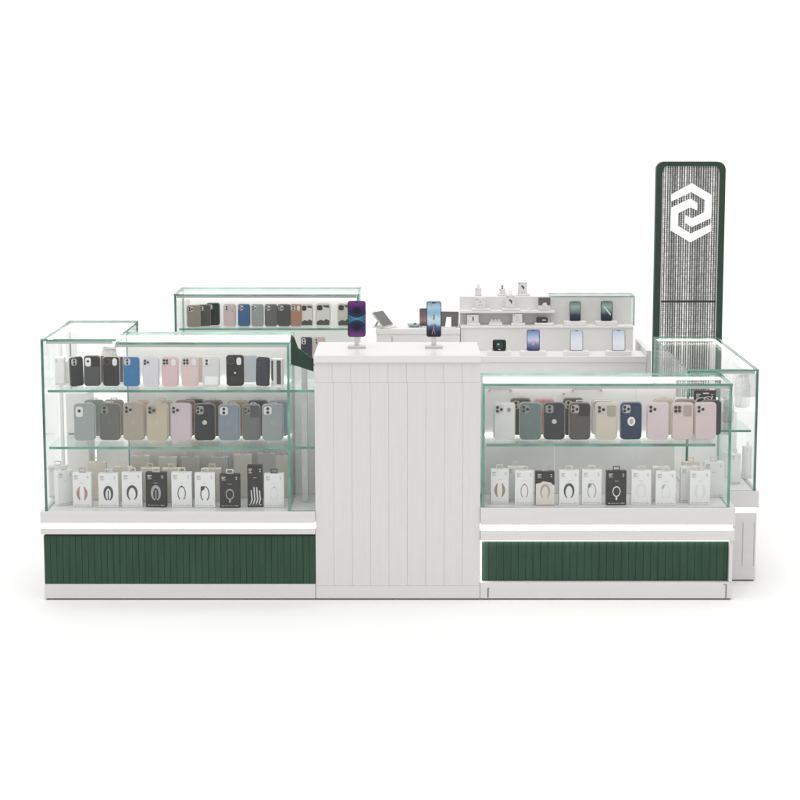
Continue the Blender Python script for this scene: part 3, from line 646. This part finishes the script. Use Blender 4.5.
# inside the right wing
def pouch(px, wpx, hpx, y, z, label, group, mat):
    """a filled bag with a pinched and folded top"""
    s = mpp(y, z); w, h = wpx * s, hpx * s
    t = thing("gift_pouch", label, "bag", (X(px, y, z), y, z + .0006), random.uniform(-12, 12), group)
    bm = bmesh.new(); rings = []
    for k_, (f, d, zz) in enumerate(((.85, .8, 0), (1, 1, .06), (1.04, 1.05, .3), (.98, 1, .5), (1.02, .85, .66), (.9, .6, .80), (.84, .35, .9), (.8, .25, 1))):
        rings.append([bm.verts.new((w / 2 * f * math.cos(a) * (1 + .06 * math.sin(5 * a + k_)), .03 * d * math.sin(a), h * zz + .004 * math.sin(3 * a + k_) * (zz > .7))) for a in [2 * math.pi * i / 20 for i in range(20)]])
    for a, b in zip(rings, rings[1:]):
        for i in range(20): bm.faces.new((a[i], a[(i + 1) % 20], b[(i + 1) % 20], b[i]))
    bm.faces.new(rings[0][::-1]); bm.faces.new(rings[-1])
    obj("bag", bm, mat, t, smooth=True)
    bm = bmesh.new(); box(bm, -w * .3, w * .3, -.0115, .0115, h * .93, h * .97, bev=.001); obj("fold_strip", bm, STEEL, t)
BAGM = paint("grey_film", (.50, .495, .48), .25, .25, (70, 70, 70), .6)
BAGL = paint("pale_film", (.68, .68, .67), .25, .12, (70, 70, 70), .6)
pouch(728, 11, 24, .62, .705, "grey filled pouch on the glass shelf, left inside the narrow right showcase", "pouches in the right showcase", BAGM)
pouch(742, 15, 34, .85, .741, "pale film pouch on the white step, right inside the narrow right showcase", "pouches in the right showcase", BAGL)
CW = "white cartons inside the right wing showcase"
carton(736, 10.5, 30, .52, ZW, "narrow grey white carton low in the narrow right showcase, near its front glass", CW, "white", None, yaw=18)
carton(749, 7, 32, .64, ZW, "slim white carton low in the narrow right showcase, close to its outer glass", CW, "white", None, yaw=24)
carton(730, 9, 26, .66, ZW, "short white carton behind the narrow grey white one in the right showcase", CW, "white", None, yaw=10)
# pouches glimpsed in the left corner wing
pouch(110, 16, 26, .56, .944, "crumpled grey film pouch behind the black ringed case in the left corner", "pouches in the left corner", BAGM)
pouch(106, 15, 24, .5, .690, "crumpled grey film pouch on the middle shelf behind the olive grey case", "pouches in the left corner", BAGM)
for o_, zz in (("glass_shelf", .938), ("glass_shelf", .684)):
    p = pane(o_, -1.575, -1.305, .401, .715, zz - .005, zz + .005, lc, SHELF); p.location = -lc.location

# ------------------------------------------------------------ phones and tablets
def screen_mat(name, stops, accent=None):
    """picture on a lit screen: colours up the height of the screen, with an optional coloured figure in the middle"""
    m, nt, N, L, b = new_mat(name)
    tc = N.new("ShaderNodeTexCoord"); sp = N.new("ShaderNodeSeparateXYZ"); L.new(tc.outputs["Generated"], sp.inputs[0])
    cr = N.new("ShaderNodeValToRGB"); e = cr.color_ramp.elements
    e[0].position, e[0].color = stops[0][0], lin(stops[0][1]) + (1,); e[1].position, e[1].color = stops[-1][0], lin(stops[-1][1]) + (1,)
    for p, c in stops[1:-1]:
        q = e.new(p); q.color = lin(c) + (1,)
    nz = N.new("ShaderNodeTexNoise"); nz.inputs["Scale"].default_value = 2.2; L.new(tc.outputs["Generated"], nz.inputs[0])
    ad = N.new("ShaderNodeMath"); ad.operation = 'MULTIPLY_ADD'; ad.inputs[1].default_value = .18; L.new(nz.outputs[0], ad.inputs[0])
    sb = N.new("ShaderNodeMath"); sb.operation = 'SUBTRACT'; sb.inputs[1].default_value = .09; L.new(sp.outputs[2], sb.inputs[0]); L.new(sb.outputs[0], ad.inputs[2])
    L.new(ad.outputs[0], cr.inputs[0]); c = cr.outputs[0]
    b.inputs["Base Color"].default_value = (.01, .01, .012, 1); b.inputs["Roughness"].default_value = .12
    L.new(c, b.inputs["Emission Color"]); b.inputs["Emission Strength"].default_value = .88; b.inputs["Specular IOR Level"].default_value = .25
    return m
def purple_mat():
    m, nt, N, L, b = new_mat("screen_purple_wings")
    tc = N.new("ShaderNodeTexCoord"); sp = N.new("ShaderNodeSeparateXYZ"); L.new(tc.outputs["Generated"], sp.inputs[0])
    def mth(op, a, b_=None, c=None):
        n_ = N.new("ShaderNodeMath"); n_.operation = op
        for i, v in enumerate((a, b_, c)):
            if v is None: continue
            if isinstance(v, (int, float)): n_.inputs[i].default_value = v
            else: L.new(v, n_.inputs[i])
        return n_.outputs[0]
    du = mth('ABSOLUTE', mth('SUBTRACT', sp.outputs[0], .5)); dv = mth('ABSOLUTE', mth('SUBTRACT', sp.outputs[2], .5))
    cr = N.new("ShaderNodeValToRGB"); e = cr.color_ramp.elements
    e[0].position, e[0].color = 0, lin((60, 140, 170)) + (1,); e[1].position, e[1].color = .5, lin((150, 80, 165)) + (1,)
    for p, c in ((.05, (20, 70, 110)), (.16, (24, 44, 96)), (.30, (78, 40, 112)), (.42, (124, 58, 146))): q = e.new(p); q.color = lin(c) + (1,)
    L.new(mth('MULTIPLY_ADD', du, -.06, dv), cr.inputs[0])
    ex = mth('ADD', mth('POWER', mth('DIVIDE', du, .30), 2), mth('POWER', mth('DIVIDE', mth('SUBTRACT', dv, .23), .13), 2))
    hole = N.new("ShaderNodeMapRange"); hole.inputs[1].default_value = .15; hole.inputs[2].default_value = 1.7; L.new(ex, hole.inputs[0])
    mx = N.new("ShaderNodeMix"); mx.data_type = 'RGBA'; mx.inputs["A"].default_value = (.004, .004, .015, 1)
    L.new(hole.outputs[0], mx.inputs["Factor"]); L.new(cr.outputs[0], mx.inputs["B"])
    cu = mth('ABSOLUTE', mth('SUBTRACT', dv, mth('MULTIPLY_ADD', mth('MULTIPLY', du, du), .42, .012)))
    ln = N.new("ShaderNodeMapRange"); ln.inputs[1].default_value = .003; ln.inputs[2].default_value = .016; ln.inputs[3].default_value = .8; ln.inputs[4].default_value = 0; L.new(cu, ln.inputs[0])
    m2 = N.new("ShaderNodeMix"); m2.data_type = 'RGBA'; m2.inputs["B"].default_value = (.25, .55, .62, 1)
    L.new(ln.outputs[0], m2.inputs["Factor"]); L.new(mx.outputs["Result"], m2.inputs["A"])
    b.inputs["Base Color"].default_value = (.01, .01, .012, 1); b.inputs["Roughness"].default_value = .12
    L.new(m2.outputs["Result"], b.inputs["Emission Color"]); b.inputs["Emission Strength"].default_value = .55; b.inputs["Specular IOR Level"].default_value = .2
    return m
def handset(t, w, h, body, scr, z0=0, lean=0, notch=True, yoff=0.):
    """phone parts under thing t: body, screen (> notch), all leaning back"""
    M_ = Matrix.Translation((0, yoff, z0)) @ Matrix.Rotation(R(-lean), 4, 'X')
    bm = bmesh.new(); rr_prism(bm, w, h, w * .15, -.004, .004, 0, h / 2, .0015); bm.transform(M_); b = obj("phone_body", bm, body, t)
    bm = bmesh.new(); rr_prism(bm, w * .90, h * .955, w * .115, -.0047, -.003, 0, h / 2, .0002); o = obj("screen", bm, scr, t); o.matrix_local = M_
    if notch:
        bm = bmesh.new(); rr_prism(bm, w * .26, h * .028, h * .01, -.0054, -.004, 0, h * .955, .0002); bm.transform(M_); obj("notch", bm, PHONE, t)
    bm = boxes((w / 2 - .0004, w / 2 + .0009, -.0015, .0015, h * .62, h * .72), bev=0); bm.transform(M_); obj("side_button", bm, body, t)
BP = plastic((70, 42, 92)); BB = plastic((52, 62, 76))
def stand_phone(px, label, body, scr, wpx, hpx):
    y = .28; s = mpp(y, 1.23); w, h = wpx * s, hpx * s
    t = thing("display_phone", label, "phone", (X(px, y, 1.12), y, 1.1005), 0, "phones on stands on the white counter")
    bm = bmesh.new(); box(bm, -.040, .040, -.025, .025, 0, .011, bev=.0025); st = obj("stand", bm, STEEL, t)
    bm = bmesh.new(); box(bm, -.011, .011, -.004, .006, .0115, .115, bev=.001); obj("stand_stem", bm, STEEL, st)
    handset(t, w, h, body, scr, .050, 2, True, -.0095)
stand_phone(356.8, "phone with a purple winged wallpaper on a silver stand on the white counter", BP, purple_mat(), 18, 36)
stand_phone(433.8, "phone with a pale blue sky wallpaper on a silver stand on the counter", BB, screen_mat("screen_blue_sky", [(0, (12, 14, 26)), (.16, (26, 36, 60)), (.30, (70, 104, 138)), (.36, (178, 205, 220)), (.5, (206, 224, 232)), (.66, (140, 186, 210)), (.85, (172, 208, 226)), (1, (126, 160, 184))]), 14.8, 35.5)
ph = [o for o in bpy.data.objects if o.name.startswith("display_phone")][-1]
sc_ = [c for c in ph.children if c.name.startswith("screen")][0]
bm = bmesh.new()
ribbon(bm, [(-.008, .012, .6), (-.002, .035, 1), (.001, .06, .8)], .004, -.0053, -.0046); ribbon(bm, [(.006, .012, .6), (.002, .035, 1)], .003, -.0053, -.0046)
o = obj("screen_figure", bm, paint("rose_glow", lin((150, 100, 122)), .4, emit=.3), sc_)
bm = boxes((-.0035, .003, -.0053, -.0046, .078, .086), (-.001, .004, -.0053, -.0046, .087, .094), (-.0035, .001, -.0053, -.0046, .095, .101), bev=0); obj("screen_lettering", bm, INK, sc_)

GP = "phones standing on the stepped display"
def plinth(px, wpx, y, z, label, h=.022, d=.075):
    s = mpp(y, z); w = wpx * s
    t = thing("display_plinth", label, "plinth", (X(px, y, z), y, z + .0006), 0, "plinths on the stepped display")
    bm = bmesh.new(); box(bm, -w / 2, w / 2, -d / 2, d / 2, 0, h, bev=.002); obj("block", bm, STEP_W, t)
    bm = bmesh.new(); box(bm, -w * .3, w * .3, d / 2 - .016, d / 2 - .008, h + .0003, h + .012, bev=.0008); obj("rest", bm, STEP_W, t)
    return h
def shelf_phone(px, wpx, hpx, y, z, label, body, scr, pw, plabel):
    h0 = plinth(px - .5, pw, y, z, plabel); s = mpp(y, z + .06); w, h = wpx * s, hpx * s
    t = thing("display_phone", label, "phone", (X(px, y, z + .06), y - .004, z + h0 + .0015), 0, GP)
    handset(t, w, h, body, scr, 0, 8, True, 0)
ZA, ZB, ZC, ZD = .830, .966, 1.046, 1.119
WB = plastic((150, 152, 158))
SG = [(0, (18, 22, 34)), (.3, (40, 50, 64)), (.42, (96, 112, 110)), (.7, (150, 168, 158)), (1, (96, 120, 122))]
SW = [(0, (226, 226, 232)), (.4, (232, 234, 240)), (.7, (216, 224, 234)), (1, (190, 204, 222))]
SBU = [(0, (50, 54, 92)), (.3, (118, 126, 170)), (.5, (206, 212, 230)), (.75, (150, 174, 214)), (1, (104, 132, 186))]
shelf_phone(533.3, 12.8, 21, 2.15, ZA, "phone with a blue and white wallpaper on the stepped display's lowest step", BB, screen_mat("screen_blue_figure", SBU), 25.5, "white plinth under the phone with the blue wallpaper")
shelf_phone(576.5, 13, 20.5, 2.15, ZA, "phone with a pale white wallpaper, middle of the lowest step beside the blue one", WB, screen_mat("screen_white_flowers", SW), 25, "white plinth under the left of the two pale phones")
shelf_phone(618.6, 13.3, 20.8, 2.15, ZA, "phone with a pale white wallpaper at the right end of the lowest step", WB, screen_mat("screen_pale_flowers", SW), 25, "white plinth under the right of the two pale phones")
shelf_phone(575.2, 11, 19.5, 2.40, ZB, "phone with a mossy green wallpaper on the middle step", PHONE, screen_mat("screen_green_moss", SG), 22, "white plinth under the phone with the mossy wallpaper")
shelf_phone(606.6, 11.6, 19.8, 2.40, ZB, "phone with a diagonal light beam on its wallpaper, right end of the middle step", PHONE, screen_mat("screen_green_beam", SG), 21.5, "white plinth under the phone with the light beam")
def child_pic(root, mat, pts, name="screen_figure"):
    sc_ = [c for c in root.children if c.name.startswith("screen")][0]
    bm = bmesh.new(); poly_prism(bm, pts, -.0053, -.0046); obj(name, bm, mat, sc_)
ps = [o for o in bpy.data.objects if o.name.startswith("display_phone") and o.get("group") == GP]
ps.sort(key=lambda o: (o.location.z, o.location.x))
child_pic(ps[0], paint("figure_rose", lin((176, 140, 150)), .5, emit=.35), [(-.008, .03), (.006, .03), (.004, .06), (-.003, .06)])
for q in ps[1:3]:
    child_pic(q, paint("figure_gold", lin((206, 200, 170)), .5, emit=.35), [(.002, .055), (.012, .058), (.014, .07), (.006, .076), (.001, .066)])
    child_pic(q, paint("figure_red", lin((206, 186, 188)), .5, emit=.35), [(-.014, .018), (-.004, .02), (-.005, .026), (-.013, .024)])
child_pic(ps[4], paint("beam_white", lin((180, 190, 182)), .5, emit=.4), [(.02, .03), (.024, .036), (-.012, .082), (-.017, .08)], "screen_beam")
# lens speaker on the first plinth
y = 2.15; h0 = plinth(499, 23.5, y, ZA, "white plinth under the small black camera, left end of the lowest step")
s = mpp(y, ZA); t = thing("camera", "small black camera with a glossy round lens on the lowest step of the display", "camera", (X(499.3, y, ZA + .04), y, ZA + h0 + .0012))
bm = bmesh.new(); rr_prism(bm, 13.4 * s, 10.8 * s, .011, -.012, .02, 0, 5.6 * s, .003); obj("body", bm, PHONE, t)
bm = bmesh.new(); annulus(bm, .016, .020, -.0165, -.0115, 0, 5.7 * s, 28); rg = obj("lens_ring", bm, paint("dark_ring", (.05, .052, .055), .25), t)
bm = bmesh.new(); disc(bm, .0155, -.0145, -.0118, 0, 5.7 * s, 28); obj("lens_glass", bm, paint("teal_lens", (.02, .06, .055), .05), rg)
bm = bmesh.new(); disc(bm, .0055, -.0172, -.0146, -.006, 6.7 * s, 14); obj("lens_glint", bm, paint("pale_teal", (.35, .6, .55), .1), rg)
bm = boxes((-.006, .006, -.0135, -.0115, 1.0 * s, 1.8 * s), bev=0); obj("front_mark", bm, INK_L, t)
# accessories on the narrower steps
GA = "small white cartons on the stepped display"
def pl_box(px, w, h, y, z, lb, pic, pw, plb, kind="white", ink=INK, tab=None, dp=.03):
    h0 = plinth(px + .5, pw, y, z, plb, .012, .055) if pw else 0
    return carton(px, w, h, y - .012, z + h0, lb, GA, kind, pic, ink, 0, tab, depth=dp)
pl_box(473, 11.5, 8, 2.40, ZB, "squat white carton with a dark upright mark, left end of the middle step", None, 13, "thin plinth under the squat white carton")
bm = boxes((-.003, .004, -.0012, .0005, .012, .034), bev=0); obj("printed_mark", bm, INK, [o for o in bpy.data.objects if o.get("label", "").startswith("squat white carton")][0])
pl_box(517.5, 9.5, 9, 2.40, ZB, "small white carton with three grey dots on the middle step", "dots", 14, "thin plinth under the small dotted carton on the middle step", ink=INK_G)
pl_box(480.5, 10, 10.5, 2.42, ZC, "small white carton with grey dots on the narrow upper shelf", "dots", 19, "thin plinth under the dotted carton on the narrow shelf", ink=INK_G, dp=.022)
pl_box(510.5, 9.2, 13, 2.42, ZC, "white carton picturing black earbuds on the narrow upper shelf", "buds", 18, "thin plinth under the earbud carton", tab=CARTON, dp=.022)
t = pl_box(544.5, 11.8, 12.5, 2.42, ZC, "half charcoal half white carton at the right end of the narrow shelf", None, 0, "", dp=.022)
s = mpp(2.41, 1.1); bm = bmesh.new(); box(bm, -6 * s, 6 * s, -.0015, .0232, 5.2 * s, 12.8 * s, bev=.0008); obj("charcoal_sleeve", bm, paint("grey_charcoal", (.12, .115, .11), .5), t)
bm = bmesh.new(); disc(bm, 2.4 * s, -.0026, -.001, .3 * s, 5.6 * s, 20); obj("printed_disc", bm, CARTON, t)
pl_box(478.3, 6.5, 7.5, 2.52, ZD, "tiny white carton with a hang tab on top of the display's back wall", None, 0, "", tab=CARTON, dp=.02)
t = pl_box(502.3, 5.5, 4.5, 2.52, ZD, "tiny white carton with a brown tab on top of the display's back wall", None, 10, "thin plinth on top of the back wall under the brown tabbed carton", tab=paint("brown_tab", (.14, .115, .09), .5), dp=.02)
pl_box(522.6, 9, 11.5, 2.52, ZD, "white carton with a black plug pictured, tallest thing on the display's back wall", "buds", 13, "thin plinth on top of the back wall under the tallest carton", dp=.022)
h0 = plinth(495.5, 13.5, 2.40, ZB, "thin plinth under the white earbud tray", .012, .055)
s = mpp(2.4, 1.0); t = thing("earbud_tray", "white tray of little earbud cases on the middle step", "earbuds", (X(495.5, 2.4, 1), 2.395, ZB + .0135))
bm = bmesh.new(); box(bm, -6 * s, 6 * s, -.015, .015, 0, .007, bev=.002); obj("tray", bm, CARTON, t)
for dx in (-3.6, 0, 3.6):
    bm = bmesh.new(); bmesh.ops.create_uvsphere(bm, u_segments=14, v_segments=8, radius=.0078, matrix=Matrix.Translation((dx * s, 0, .0125)) @ Matrix.Scale(.75, 4, (0, 0, 1))); obj("earbud_case", bm, CARTON, t, smooth=True)
h0 = plinth(544, 19, 2.40, ZB, "grey white plinth under the black speaker on the middle step", .014, .055)
t = thing("speaker", "black pill shaped speaker with a pale mark on the middle step", "speaker", (X(542, 2.4, 1), 2.395, ZB + .0155))
bm = bmesh.new(); rr_prism(bm, 11.5 * s, 5.2 * s, .009, -.016, .016, 0, 2.6 * s, .004); obj("body", bm, paint("speaker_cloth", (.05, .05, .048), .7, .2, (300, 300, 300), .3), t)
bm = boxes((0, 3.6 * s, -.0175, -.0155, 2 * s, 3 * s), bev=0); obj("badge", bm, INK_L, t)
t = thing("charger_puck", "flat white puck alone on the narrow upper shelf", "charger", (X(529.5, 2.42, 1.07), 2.42, ZC + .0006))
bm = bmesh.new(); bmesh.ops.create_cone(bm, cap_ends=True, segments=28, radius1=.0135, radius2=.0125, depth=.009, matrix=Matrix.Translation((0, 0, .0045))); obj("puck", bm, CARTON, t)
bm = bmesh.new(); bmesh.ops.create_cone(bm, cap_ends=True, segments=28, radius1=.007, radius2=.0065, depth=.0025, matrix=Matrix.Translation((0, 0, .0103))); obj("puck_button", bm, STEP_W, t)

# tablets on the middle back counter
def tablet(px, y, z, label, w, h, lean, yaw, body, scr, stand_side):
    t = thing("tablet", label, "tablet", (X(px, y, z), y, z + .0006), yaw, "tablets on the back counter")
    M_ = Matrix.Translation((0, 0, .008)) @ Matrix.Rotation(R(-lean), 4, 'X')
    bm = bmesh.new(); rr_prism(bm, w, h, .008, -.004, .004, 0, h / 2, .0015); bm.transform(M_); obj("tablet_body", bm, body, t)
    bm = bmesh.new(); rr_prism(bm, w * .93, h * .93, .004, -.0047, -.0035, 0, h / 2, .0003); bm.transform(M_); obj("screen", bm, scr, t)
    bm = bmesh.new(); box(bm, -w * .38, w * .38, -.03, .075, 0, .007, bev=.001); st = obj("stand", bm, STEP_W, t)
    bm = bmesh.new()
    top = M_ @ Vector((0, .0045, h * .62)); sy = .0
    if stand_side > 0:
        a = [(-w * .12, top.y, top.z), (w * .12, top.y, top.z), (w * .12, top.y + .03, .0075), (-w * .12, top.y + .03, .0075)]
    else:
        a = [(-w * .14, M_ @ Vector((0, -.006, h * .60)), 0)]; q = M_ @ Vector((0, -.0055, h * .60))
        a = [(-w * .12, q.y, q.z), (w * .12, q.y, q.z), (w * .16, -.028, .0075), (-w * .16, -.028, .0075)]
    v = [bm.verts.new(p) for p in a]; f = bm.faces.new(v)
    r = bmesh.ops.extrude_face_region(bm, geom=[f]); vs = [e for e in r["geom"] if isinstance(e, bmesh.types.BMVert)]; bmesh.ops.translate(bm, verts=vs, vec=(0, .005, -.003))
    obj("support_leg", bm, STEP_W, st)
    return t
TBK = paint("tablet_grey", (.13, .13, .125), .35, .1)
DKS = paint("tablet_dark", (.05, .05, .048), .3, .15)
tablet(388, 2.36, .955, "open silver tablet on a stand seen from the side, left end of the back counter", .125, .105, 42, 62, STEEL, TBK, 1)
tablet(427.5, 2.38, .955, "upright brown screened tablet just left of the blue phone", .088, .098, 6, 8, plastic((120, 108, 104)), screen_mat("screen_brown", [(0, (70, 52, 48)), (.3, (150, 120, 110)), (.6, (120, 100, 96)), (1, (96, 86, 84))]), 1)
tablet(448.5, 2.36, .955, "dark tablet leaning on a white support just right of the blue phone", .108, .090, 32, -6, TBK, DKS, -1)
t = thing("glass_dish", "small teal glass dish lying on the back counter", "dish", (X(414, 2.4, .96), 2.4, .9556))
bm = bmesh.new()
prof = [(.001, 0), (.022, .0), (.034, .008), (.038, .016), (.035, .016), (.030, .009), (.02, .004), (.001, .004)]
rg = [[bm.verts.new((r_ * math.cos(2 * math.pi * i / 26), r_ * math.sin(2 * math.pi * i / 26), z_)) for i in range(26)] for r_, z_ in prof]
for a, b in zip(rg, rg[1:]):
    for i in range(26): bm.faces.new((a[i], a[(i + 1) % 26], b[(i + 1) % 26], b[i]))
obj("bowl", bm, paint("teal_glass", (.36, .44, .42), .1, .2), t, smooth=True)
bm = bmesh.new(); bmesh.ops.create_uvsphere(bm, u_segments=12, v_segments=8, radius=.009, matrix=Matrix.Translation((0.006, 0, .014))); obj("bead", bm, paint("dark_teal", (.06, .12, .11), .2), t, smooth=True)
